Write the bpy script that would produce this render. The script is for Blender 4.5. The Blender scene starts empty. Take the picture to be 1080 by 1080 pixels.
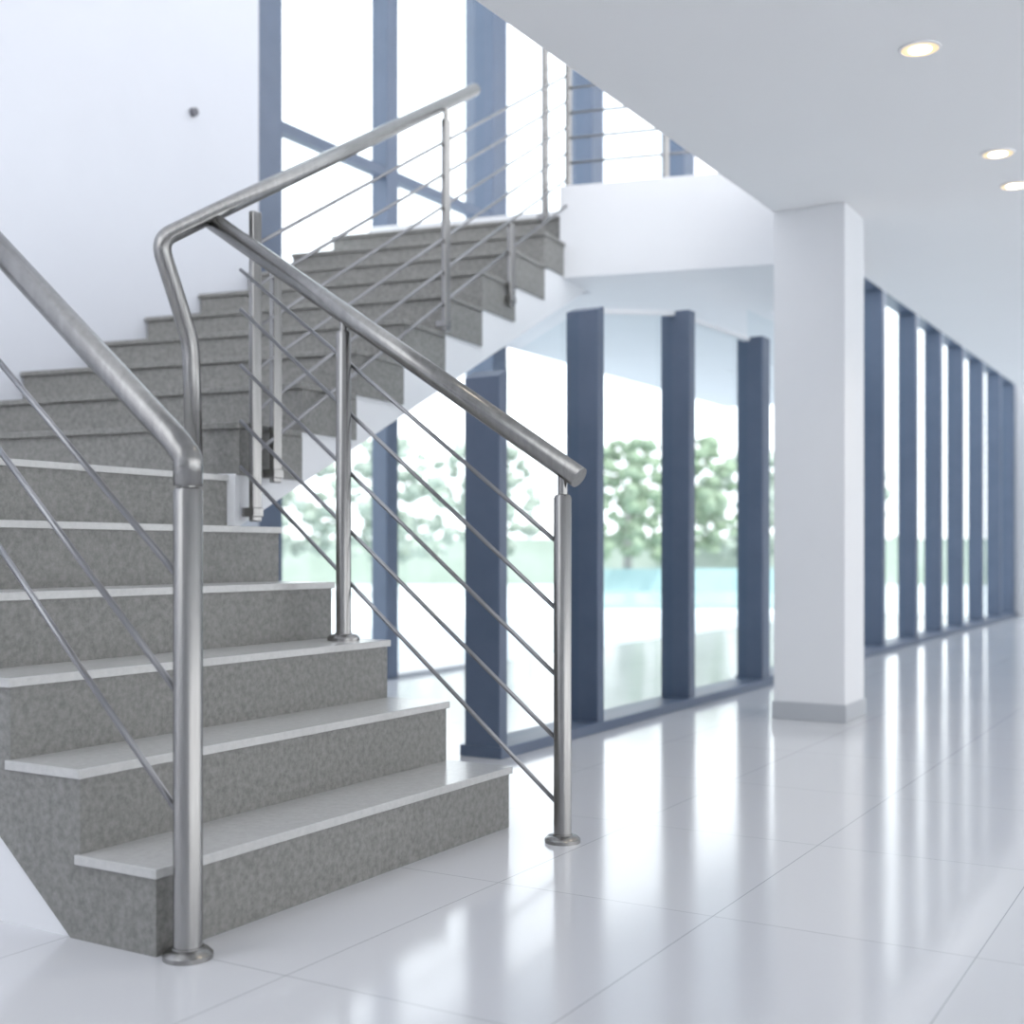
import bpy, math, random
from mathutils import Vector, Matrix
random.seed(4)
S = 0.8   # all layout numbers are in eye-heights (0.8 m)
sc = bpy.context.scene
sc.view_settings.view_transform = 'Standard'
sc.view_settings.look = 'None'
sc.view_settings.gamma = 1.12

# ---------------------------------------------------------------- materials
def new_mat(name):
    m = bpy.data.materials.new(name); m.use_nodes = True
    nt = m.node_tree
    return m, nt, nt.nodes['Principled BSDF']
def simple(name, col, rough=0.6, metal=0.0, spec=0.5):
    m, nt, b = new_mat(name)
    b.inputs['Base Color'].default_value = (*col, 1)
    b.inputs['Roughness'].default_value = rough
    b.inputs['Metallic'].default_value = metal
    b.inputs['Specular IOR Level'].default_value = spec
    return m
def noisy(name, c1, c2, scale, rough, detail=6, metal=0, bump=0.0, stretch=None, r2=None):
    m, nt, b = new_mat(name)
    tc = nt.nodes.new('ShaderNodeTexCoord')
    mp = nt.nodes.new('ShaderNodeMapping')
    if stretch: mp.inputs['Scale'].default_value = stretch
    n = nt.nodes.new('ShaderNodeTexNoise'); n.inputs['Scale'].default_value = scale
    n.inputs['Detail'].default_value = detail; n.inputs['Roughness'].default_value = 0.65
    r = nt.nodes.new('ShaderNodeValToRGB')
    r.color_ramp.elements[0].position = 0.32; r.color_ramp.elements[1].position = 0.68
    r.color_ramp.elements[0].color = (*c1, 1); r.color_ramp.elements[1].color = (*c2, 1)
    L = nt.links.new
    L(tc.outputs['Object'], mp.inputs['Vector']); L(mp.outputs[0], n.inputs['Vector'])
    L(n.outputs['Fac'], r.inputs[0]); L(r.outputs[0], b.inputs['Base Color'])
    b.inputs['Roughness'].default_value = rough; b.inputs['Metallic'].default_value = metal
    if bump:
        bp = nt.nodes.new('ShaderNodeBump'); bp.inputs['Strength'].default_value = bump
        bp.inputs['Distance'].default_value = 0.002
        L(n.outputs['Fac'], bp.inputs['Height']); L(bp.outputs[0], b.inputs['Normal'])
    return m

M_wall = noisy('white_paint', (.81,.82,.845), (.83,.84,.865), 3, .7)
M_wall2 = noisy('white_paint_dimmed', (.60,.62,.68), (.62,.64,.70), 2, .7)  # white paint with darkened colour, offsets the strong light on the left wall
M_ceil = noisy('ceiling_paint', (.92,.92,.93), (.93,.93,.94), 2, .8)
M_conc = noisy('stair_concrete', (.140,.138,.130), (.265,.26,.245), 60, .5, detail=13, bump=.2)
M_tread = noisy('stair_tread_sheen', (.47,.468,.46), (.54,.537,.525), 60, .2, detail=8)  # tread colour lightened to carry the bright glancing reflection on the tops
M_tread.node_tree.nodes['Principled BSDF'].inputs['Specular IOR Level'].default_value = .8
M_steel = noisy('brushed_steel', (.235,.23,.225), (.32,.315,.305), 60, .27, metal=1, stretch=(1,1,.05))
M_rod = simple('steel_rod', (.25,.25,.26), .28, 1)
M_frame = noisy('slate_blue_aluminium', (.070,.10,.160), (.085,.115,.18), 5, .45)
M_base = simple('skirting_grey', (.45,.47,.50), .4)
M_dark = simple('dark_cap', (.10,.10,.12), .5)

m, nt, b = new_mat('polished_floor_tile'); M_floor = m
tc = nt.nodes.new('ShaderNodeTexCoord'); mp = nt.nodes.new('ShaderNodeMapping')
br = nt.nodes.new('ShaderNodeTexBrick'); br.offset = 0; br.squash = 1
TW, TH = .69*S, .97*S
br.inputs['Scale'].default_value = 1; br.inputs['Brick Width'].default_value = TW
br.inputs['Row Height'].default_value = TH; br.inputs['Mortar Size'].default_value = .0015
br.inputs['Mortar Smooth'].default_value = .3
br.inputs['Color1'].default_value = (.715,.72,.745,1); br.inputs['Color2'].default_value = (.70,.705,.735,1)
br.inputs['Mortar'].default_value = (.36,.37,.40,1)
mp.inputs['Location'].default_value = (1.276*S+10*TW, -3.243*S+10*TH, 0)
nt.links.new(tc.outputs['Object'], mp.inputs['Vector']); nt.links.new(mp.outputs[0], br.inputs['Vector'])
nt.links.new(br.outputs['Color'], b.inputs['Base Color'])
nz = nt.nodes.new('ShaderNodeTexNoise'); nz.inputs['Scale'].default_value = 1.2
mr = nt.nodes.new('ShaderNodeMapRange'); mr.inputs['To Min'].default_value = .09; mr.inputs['To Max'].default_value = .16
nt.links.new(tc.outputs['Object'], nz.inputs['Vector']); nt.links.new(nz.outputs['Fac'], mr.inputs['Value'])
nt.links.new(mr.outputs[0], b.inputs['Roughness'])
b.inputs['Specular IOR Level'].default_value = 1.0

m = bpy.data.materials.new('window_glass'); m.use_nodes = True; M_glass = m
nt = m.node_tree; nt.nodes.clear()
o = nt.nodes.new('ShaderNodeOutputMaterial'); mx = nt.nodes.new('ShaderNodeMixShader')
tr = nt.nodes.new('ShaderNodeBsdfTransparent'); tr.inputs[0].default_value = (.90,.95,.965,1)
gl = nt.nodes.new('ShaderNodeBsdfGlossy'); gl.inputs['Roughness'].default_value = .02
mx.inputs[0].default_value = .06
nt.links.new(tr.outputs[0], mx.inputs[1]); nt.links.new(gl.outputs[0], mx.inputs[2]); nt.links.new(mx.outputs[0], o.inputs[0])

def lamp(nm, col, st_):
    m, nt, b = new_mat(nm)
    b.inputs['Base Color'].default_value = (.3,.25,.2,1)
    b.inputs['Emission Color'].default_value = (*col,1); b.inputs['Emission Strength'].default_value = st_
    return m
M_lamp = lamp('lamp_reflector', (1,.74,.40), 1.0)
M_bulb = lamp('lamp_bulb', (1,.92,.75), 8)

# ---------------------------------------------------------------- builders
def mk(name, verts, faces, mat, parent=None, bevel=0.0, smooth=False):
    me = bpy.data.meshes.new(name)
    me.from_pydata([tuple(Vector(v)*S) for v in verts], [], faces)
    me.update()
    import bmesh
    bm = bmesh.new(); bm.from_mesh(me); bmesh.ops.recalc_face_normals(bm, faces=bm.faces)
    bm.to_mesh(me); bm.free()
    ob = bpy.data.objects.new(name, me); sc.collection.objects.link(ob)
    me.materials.append(mat)
    if smooth:
        for p in me.polygons: p.use_smooth = True
    if bevel:
        md = ob.modifiers.new('bevel', 'BEVEL'); md.width = bevel*S; md.segments = 2; md.limit_method = 'ANGLE'
    if parent: ob.parent = parent
    return ob
def empty(name):
    e = bpy.data.objects.new(name, None); sc.collection.objects.link(e); return e
def prism(name, bottom, top, mat, parent=None, bevel=0):
    n = len(bottom)
    f = [tuple(range(n))[::-1], tuple(range(n, 2*n))] + [(i, (i+1) % n, n+(i+1) % n, n+i) for i in range(n)]
    return mk(name, list(bottom)+list(top), f, mat, parent, bevel)
def box(name, x0,x1,y0,y1,z0,z1, mat, parent=None, bevel=0):
    q = [(x0,y0),(x1,y0),(x1,y1),(x0,y1)]
    return prism(name, [(a,c,z0) for a,c in q], [(a,c,z1) for a,c in q], mat, parent, bevel)
def planz(name, poly, z0, z1, mat, parent=None, bevel=0):
    return prism(name, [(a,c,z0) for a,c in poly], [(a,c,z1) for a,c in poly], mat, parent, bevel)
def profy(name, prof, y0, y1, mat, parent=None, bevel=0):
    return prism(name, [(a,y0,c) for a,c in prof], [(a,y1,c) for a,c in prof], mat, parent, bevel)
def tube(name, pts, r, mat, parent=None, seg=16, smooth_bends=0):
    pts = [Vector(p) for p in pts]
    if smooth_bends:
        out = [pts[0]]
        for i in range(1, len(pts)-1):
            a, p, c = pts[i-1], pts[i], pts[i+1]
            d1 = (a-p); d2 = (c-p); l = min(smooth_bends, d1.length*.45, d2.length*.45)
            s, e = p+d1.normalized()*l, p+d2.normalized()*l
            for k in range(9):
                t = k/8; out.append(s*(1-t)**2 + p*2*t*(1-t) + e*t*t)
        out.append(pts[-1]); pts = out
    rr = r if isinstance(r, (list, tuple)) else [r]*len(pts)
    verts, faces = [], []
    t0 = (pts[1]-pts[0]).normalized()
    up = Vector((0,0,1)) if abs(t0.z) < .9 else Vector((1,0,0))
    nrm = (up - t0*up.dot(t0)).normalized()
    for i, p in enumerate(pts):
        if i == 0: t = (pts[1]-pts[0])
        elif i == len(pts)-1: t = pts[-1]-pts[-2]
        else: t = (pts[i+1]-pts[i]).normalized() + (pts[i]-pts[i-1]).normalized()
        if t.length < 1e-9: t = t0
        t = t.normalized(); t0 = t
        nrm = (nrm - t*nrm.dot(t)).normalized(); bn = t.cross(nrm)
        for k in range(seg):
            a = 2*math.pi*k/seg
            verts.append(p + (nrm*math.cos(a)+bn*math.sin(a))*rr[i])
    for i in range(len(pts)-1):
        for k in range(seg):
            a = i*seg+k; c = i*seg+(k+1) % seg
            faces.append((a, c, c+seg, a+seg))
    faces.append(tuple(range(seg))); faces.append(tuple(range((len(pts)-1)*seg, len(pts)*seg)))
    ob = mk(name, verts, faces, mat, parent)
    for p in ob.data.polygons:
        if len(p.vertices) == 4: p.use_smooth = True
    return ob
def lathe(name, cx, cy, prof, mat, parent=None, seg=28):
    verts, faces = [], []
    for (r, z) in prof:
        for k in range(seg):
            a = 2*math.pi*k/seg; verts.append((cx+r*math.cos(a), cy+r*math.sin(a), z))
    for i in range(len(prof)-1):
        for k in range(seg):
            a = i*seg+k; c = i*seg+(k+1) % seg; faces.append((a, c, c+seg, a+seg))
    faces.append(tuple(range(seg))); faces.append(tuple(range((len(prof)-1)*seg, len(prof)*seg)))
    ob = mk(name, verts, faces, mat, parent)
    for p in ob.data.polygons:
        if len(p.vertices) == 4: p.use_smooth = True
    md = ob.modifiers.new('es', 'EDGE_SPLIT'); md.split_angle = math.radians(35)
    return ob

# ---------------------------------------------------------------- room shell
box('floor', -5.95, 8, -4, 21.1, -.12, 0, M_floor)
CE = -2.49; CZ = 3.06
box('ceiling', CE, 8, -4, 21, CZ, 3.50, M_ceil)
box('wall_left', -6.1, -5.8, -4, 6.43, 0, 7.0, M_wall2)
box('fill_block_wall', -5.8, 8, -4.2, -4, 0, 3.06, M_wall)  # unseen wall behind the camera, added to cut fill light
box('wall_back', -3.5, 8, 21, 21.2, 0, 4.7, M_wall)
box('roof', -6.3, 2.0, -1, 21.2, 7.0, 7.2, M_ceil)
box('wall_upper', -3.45, -3.2, 9.35, 21, 3.74, 4.7, M_wall)
box('ceiling_void', -3.45, CE, 9.35, 21, 4.7, 4.8, M_ceil)

# wall fixture
c = tube('wall_cable_cap', [(-5.80,5.81,3.80),(-5.765,5.81,3.80)], .026, M_dark)

# column
col = empty('column')
box('shaft', -2.49,-2.056, 7.32,7.74, 0, CZ, M_wall, col, .006)
box('plinth', -2.50,-2.046, 7.31,7.75, 0, .105, M_base, col, .004)

# upper floor slab / bridge
planz('upper_floor_slab', [(CE,7.84),(-4.03,7.45),(-4.075,8.03),(-5.80,7.65),(-5.80,15.2),(-4.6,15.2),(-4.6,12),(-3.2,12),(-3.2,9.3),(CE,9.3)], 2.86, 3.48, M_wall)

# ---------------------------------------------------------------- windows
def mull(name, a, b, x, d, z0, z1, parent):
    return box(name, x-d, x, a, b, z0, z1, M_frame, parent, .004)
XW = -3.14
w = empty('window_1')
muls = [(5.19,5.265,1.86,1.90),(6.25,6.33,2.36,2.39),(7.57,7.67,2.58,2.58),(8.98,9.15,2.62,2.62)]
for i,(a,b_,za,zb) in enumerate(muls):
    prism('mullion_%d'%i, [(XW-.2,a,0),(XW,a,0),(XW,b_,0),(XW-.2,b_,0)], [(XW-.2,a,za),(XW,a,za),(XW,b_,zb),(XW-.2,b_,zb)], M_frame, w, .004)
box('sill', XW-.22, XW+.02, 5.175, 9.15, 0, .055, M_frame, w, .004)
for i in range(3):
    y0, y1 = muls[i][1], muls[i+1][0]; z0, z1 = muls[i][3], muls[i+1][2]
    mk('glass_%d'%i, [(XW-.12,y0,.05),(XW-.12,y1,.05),(XW-.12,y1,z1),(XW-.12,y0,z0)], [(0,1,2,3)], M_glass, w)
    if i: prism('head_%d'%i, [(XW-.15,y0,z0-.03),(XW-.10,y0,z0-.03),(XW-.10,y1,z1-.03),(XW-.15,y1,z1-.03)],
          [(XW-.15,y0,z0),(XW-.10,y0,z0),(XW-.10,y1,z1),(XW-.15,y1,z1)], M_wall, w)
w = empty('window_2')
ys = [10.45,11.85,12.75,14.2,15.5,16.8,18.2,19.6]
XB = -3.2
prev = 9.15
for i,y in enumerate(ys):
    zt = 3.7
    mull('mullion_%d'%i, y, y+.12, XB, .2, 0, zt, w)
    mk('glass_%d'%i, [(XB-.12,prev,.05),(XB-.12,y,.05),(XB-.12,y,zt),(XB-.12,prev,zt)], [(0,1,2,3)], M_glass, w)
    prev = y+.12
mull('mullion_end', 20.8, 21, XB, .2, 0, 3.7, w)
mk('glass_end', [(XB-.12,prev,.05),(XB-.12,20.8,.05),(XB-.12,20.8,3.7),(XB-.12,prev,3.7)], [(0,1,2,3)], M_glass, w)
box('sill', XB-.22, XB+.04, 9.15, 21, 0, .06, M_frame, w, .004)
box('head', XB-.2, XB+.01, 9.35, 21, 3.66, 3.74, M_frame, w, .004)
# tall curtain wall of the stair bay
w = empty('window_3')
XF = -5.85
M3 = [(6.45,6.73,.12,0),(7.96,8.115,.15,0),(9.56,9.81,.3,0),(11.51,11.79,.3,3.48),(13.94,14.29,.3,3.48)]
for i,(a,b_,d,z0) in enumerate(M3):
    mull('mullion_%d'%i, a, b_, XF, d, z0, 7.0, w)
for i in range(4):
    z0 = .05 if i < 2 else 3.5
    a, b_ = M3[i][1], M3[i+1][0]
    mk('glass_%d'%i, [(XF-.1,a,z0),(XF-.1,b_,z0),(XF-.1,b_,7),(XF-.1,a,7)], [(0,1,2,3)], M_glass, w)
    if i < 2: box('transom_%d'%i, XF-.08, XF, a, b_, 3.95, 4.03, M_frame, w)
box('sill', XF-.15, XF-.01, 6.45, 9.81, 0, .03, M_base, w)

# ---------------------------------------------------------------- staircase
h = .221; g = .274
st = empty('staircase')
YA, YB = 2.20, 3.93
T = .026
prof = [(-2.33, 0)]
for k in range(1, 7):
    x = -2.33 - g*(k-1)
    prof += [(x, h*k-T), (x-g, h*k-T)]
prof += [(-3.98, 1.10), (-2.64, 0)]
profy('lower_flight', prof, YA+.012, YB-.012, M_conc, st)
for k in range(1, 7):
    x = -2.32 - g*(k-1)
    xe = x-g-.02 if k < 6 else -3.98
    box('tread_%d'%k, xe, x, YA, YB, h*k-T, h*k, M_tread, st, .003)
profy('under_stair_infill', [(-2.65,0),(-3.98,1.09),(-3.98,0)], YA+.02, YB-.04, M_wall, st)
box('under_landing_wall', -5.79, -3.98, YA+.02, YA+.13, 0, 1.1, M_wall, st)
box('landing_body', -5.79, -3.98, YA+.01, 3.95, 1.10, 1.290, M_wall, st)
box('landing_tread', -5.79, -3.975, YA, 3.95, 1.290, 1.326, M_tread, st)

def inner(k):
    y = 4.37+.458*(k-8); return (-3.70-.1*(y-4.3), y)
def outer(k):
    return (-5.79, 4.07+.447*(k-8))
def off(p, dx, dy): return (p[0]+dx, p[1]+dy)
for k in range(7, 16):
    i0, i1, o0, o1 = inner(k), inner(k+1), outer(k), outer(k+1)
    if k == 15: i1 = (i1[0], i1[1]-.01); o1 = off(o1,0,-.01)
    planz('upper_step_%d'%k, [off(i0,.012,.015), off(i1,.012,.015), off(o1,0,.015), off(o0,0,.015)], h*(k-1), h*k-T, M_conc, st)
    planz('upper_tread_%d'%k, [off(i0,.024,-.005), off(i1,.024,-.0), off(o1,0,0), off(o0,0,-.005)], h*k-T, h*k, M_conc, st, .003)
# white waist
i0, o0, i1, o1 = inner(7), outer(7), inner(16), outer(16)
z0, z1 = h*7, h*16
vb = [(i0[0],i0[1],z0-.45),(i1[0],i1[1],z1-.45-.17),(o1[0],o1[1],z1-.45-.17),(o0[0],o0[1],z0-.45)]
vt = [(i0[0],i0[1],z0-h-.0),(i1[0],i1[1],z1-h-.05),(o1[0],o1[1],z1-h-.05),(o0[0],o0[1],z0-h-.0)]
prism('upper_stringer', vb, vt, M_wall, st)

# ---------------------------------------------------------------- railings
def post(parent, x, y, z0, z1, r=.031, flange=True, stub=.07, nm='post'):
    zt = z1-stub
    if flange:
        lathe(nm+'_base', x, y, [(.062,z0),(.062,z0+.012),(.052,z0+.022),(r+.004,z0+.026),(r+.004,z0+.03)], M_steel, parent)
    lathe(nm, x, y, [(r,z0),(r,zt-.01),(r-.006,zt),(r*.55,zt+.002),(r*.55,z1)], M_steel, parent)
rl = empty('stair_railing')   # near side
PX, PY = -2.26, 2.25
def zn(x): return 1.245+.83*(PX-x)
tube('handrail', [(PX,PY,1.165),(PX,PY,1.235),(PX-.04,PY,zn(PX-.04)),(-3.75,PY,zn(-3.75))], .036, M_steel, rl, 24, .012)
post(rl, PX, PY, 0, 1.18, .036, stub=.02)
lathe('post_b', -3.30, PY, [(.031,.884),(.031,zn(-3.3)-.03)], M_steel, rl)
for i,(a,s) in enumerate([(.913,.86),(.62,.93),(.323,.97)]):
    tube('rod_%d'%i, [(PX,PY,a),(-3.30,PY,a+s*1.04)], .0085, M_rod, rl, 10)

rr_ = empty('stair_railing')  # right side of lower flight
RX, RY = -2.05, 3.81
def zr(x): return 1.30+.65*(RX-x)
tube('handrail', [(-1.985,RY,zr(-1.985)),(-3.70,RY+.01,zr(-3.70))], .038, M_steel, rr_, 24)
post(rr_, RX, RY, 0, 1.285, .031, stub=.085)
post(rr_, -3.006, RY, .663, zr(-3.006)-.02, .029, stub=.05, nm='post_b')
za = [1.02,.785,.555,.335,.115]; zb = [1.735,1.545,1.315,1.09,.89]
for i in range(5):
    s = (zb[i]-za[i])/.956
    tube('rod_%d'%i, [(RX,RY,za[i]),(-3.58,3.86,za[i]+s*1.53)], .008, M_rod, rr_, 10)

ru = empty('stair_railing')  # upper flight
def zu(y): return 2.414+.553*(y-3.83)
def xu(y): return -3.66-.1*(y-4.0)
tube('handrail', [(-3.74,3.76,1.33),(-3.74,3.74,1.86),(-3.72,3.545,zu(3.545)-.02),(xu(3.9)-.03,3.9,zu(3.9)),(xu(6.1),6.12,zu(6.12))], .036, M_steel, ru, 20, .07)
def bar(nm, x, y, z0, z1, wdt=.026):
    box(nm, x-.015, x+.015, y-wdt, y+wdt, z0, z1, M_steel, ru, .006)
    box(nm+'_bracket', x-.05, x+.02, y-.03, y+.03, z0+.02, z0+.06, M_steel, ru, .004)
bar('corner_post', -3.60, 3.97, 1.13, zu(3.97)-.06)
bar('corner_post_b', -3.62, 4.12, 1.30, 2.25)
bar('post_c', -3.79, 5.70, 2.21, zu(5.70)-.08)
lathe('post_c_pin', -3.79, 5.70, [(.014,zu(5.7)-.09),(.014,zu(5.7)-.02)], M_steel, ru)
bar('post_d', -3.88, 6.55, 2.50, 3.0)
bar('post_e', -3.99, 7.50, 3.05, 4.45)
bar('post_f', -4.06, 7.30, 3.2, 4.55)
for i in range(6):
    dz = .20+.175*i
    tube('rod_%d'%i, [(-3.60,3.97,zu(3.97)-dz),(xu(5.7)+.03,5.70,zu(5.7)-dz),(-3.99,7.50,zu(7.5)-dz)], .0085, M_rod, ru, 8)
for i,(x,y) in enumerate([(-3.35,7.68),(-2.95,7.78)]):
    lathe('balcony_post_%d'%i, x, y, [(.02,3.48),(.02,4.5)], M_steel, ru)
for i in range(6):
    z = 3.65+i*.17
    tube('balcony_rail_%d'%i, [(-3.99,7.52,z),(-2.52,7.88,z)], .009 if i<5 else .025, M_rod, ru, 8)

# ---------------------------------------------------------------- downlights
for (x,y) in [(-1.165,5.24),(-1.125,6.82),(-1.14,7.46),(-1.15,3.6),(-1.15,9.4),(1.2,5.2)]:
    d = empty('recessed_downlight')
    lathe('trim_ring', x, y, [(.084,CZ),(.084,CZ-.006),(.074,CZ-.008),(.074,CZ-.002)], M_ceil, d)
    lathe('reflector', x, y, [(.073,CZ-.003),(.073,CZ-.006)], M_lamp, d)
    lathe('bulb', x, y, [(.046,CZ-.004),(.046,CZ-.010),(.02,CZ-.014)], M_bulb, d)
    ld = bpy.data.lights.new('downlight_lamp', 'SPOT'); ld.energy = 10; ld.color = (1,.88,.7)
    ld.spot_size = math.radians(110); ld.spot_blend = .8; ld.shadow_soft_size = .05
    lo = bpy.data.objects.new('downlight_lamp', ld); sc.collection.objects.link(lo); lo.parent = d
    lo.location = (x*S, y*S, (CZ-.05)*S)

# ---------------------------------------------------------------- exterior
M_ground = noisy('pale_paving', (.60,.66,.69), (.66,.71,.74), .6, .8)
M_leaf = noisy('foliage', (.17,.25,.15), (.28,.36,.25), 1.6, .8)
M_leaf2 = noisy('foliage_hazed', (.29,.36,.29), (.39,.45,.39), 1.2, .8)  # outdoor haze mixed into the leaf colour
M_trunk = simple('bark', (.35,.34,.32), .8)
M_pool = noisy('turquoise_water', (.27,.43,.44), (.33,.49,.49), .8, .25)
box('ground', -140, 40, -40, 200, -.30, -.13, M_ground)
def pt(D, lat):
    return (-.509*D+.861*lat, .861*D+.509*lat)
import bmesh
def tree(D, lat, ht, rad, mat):
    x, y = pt(D, lat); t = empty('tree')
    tube('trunk', [(x,y,-.14),(x+.05,y,ht*.35),(x,y+.05,ht*.7)], [.16,.12,.07], M_trunk, t, 8)
    me = bpy.data.meshes.new('crown'); bm = bmesh.new()
    for j in range(150):
        a = random.uniform(0, 6.283); rr2 = rad*random.uniform(.1,1.0); zz = random.uniform(.22, 1.0)
        rr2 *= math.sin(min(1,(1.15-zz)*1.7)*1.57)
        s = rad*random.uniform(.06,.15)
        mat_ = Matrix.Translation(Vector((x+rr2*math.cos(a), y+rr2*math.sin(a), ht*zz))*S) @ Matrix.Diagonal((s*S, s*S, s*S*.8, 1))
        r = bmesh.ops.create_icosphere(bm, subdivisions=1, radius=1, matrix=mat_)
        for v in r['verts']:
            v.co += Vector([random.uniform(-1,1)*.04*rad*S for _ in range(3)])
    bm.to_mesh(me); bm.free(); me.materials.append(mat)
    for p in me.polygons: p.use_smooth = True
    o = bpy.data.objects.new('crown', me); sc.collection.objects.link(o); o.parent = t
for D,l,ht,rad,mt in [(34,-6.5,4.4,2.2,M_leaf2),(33,-3.3,4.0,1.7,M_leaf2),(38,-1.0,4.4,2.0,M_leaf2),(36,3.3,4.2,1.8,M_leaf),(40,5.6,4.6,2.0,M_leaf),(42,8.2,4.4,2.1,M_leaf2),
                     (38,-10,4.6,2.4,M_leaf2),(52,13,6,3,M_leaf2)]:
    tree(D,l,ht,rad,mt)
hx = [pt(44,-18), pt(44,30), pt(45,30), pt(45,-18)]
planz('hedge', hx, -.13, 1.5, M_leaf2)
px_ = [pt(25,1.5), pt(25,7), pt(34,9.5), pt(34,1.5)]
planz('pool', px_, -.13, -.05, M_pool)
px_ = [pt(35.5,2.5), pt(35.5,9), pt(35.8,9), pt(35.8,2.5)]
planz('garden_wall', px_, -.13, .55, M_pool)

# ---------------------------------------------------------------- world, sun
wd = bpy.data.worlds.new('sky'); sc.world = wd; wd.use_nodes = True
nt = wd.node_tree; bg = nt.nodes['Background']
tc = nt.nodes.new('ShaderNodeTexCoord'); sp = nt.nodes.new('ShaderNodeSeparateXYZ'); rp = nt.nodes.new('ShaderNodeValToRGB')
rp.color_ramp.elements[0].position = 0; rp.color_ramp.elements[0].color = (.96,.975,1,1)
rp.color_ramp.elements[1].position = .8; rp.color_ramp.elements[1].color = (.88,.93,1,1)
nt.links.new(tc.outputs['Generated'], sp.inputs[0]); nt.links.new(sp.outputs['Z'], rp.inputs[0]); nt.links.new(rp.outputs[0], bg.inputs['Color'])
bg.inputs['Strength'].default_value = 2.8
sd = bpy.data.lights.new('sun', 'SUN'); sd.energy = 4.5; sd.angle = math.radians(3); sd.color = (1,.97,.92)
so = bpy.data.objects.new('sun', sd); sc.collection.objects.link(so); so.location = (20,-5,30)
so.rotation_euler = Vector((-.62,.12,-.9)).to_track_quat('-Z','Y').to_euler()

# ---------------------------------------------------------------- camera
cd = bpy.data.cameras.new('camera'); cam = bpy.data.objects.new('camera', cd); sc.collection.objects.link(cam)
cam.location = (0, 0, S); cam.rotation_euler = (math.radians(90), 0, math.radians(30.6))
cd.sensor_width = 36; cd.lens = 1319/1080*36; cd.shift_y = 43/1080
cd.dof.use_dof = True; cd.dof.focus_distance = 3.9*S; cd.dof.aperture_fstop = 2.2
cd.clip_end = 500
sc.camera = cam
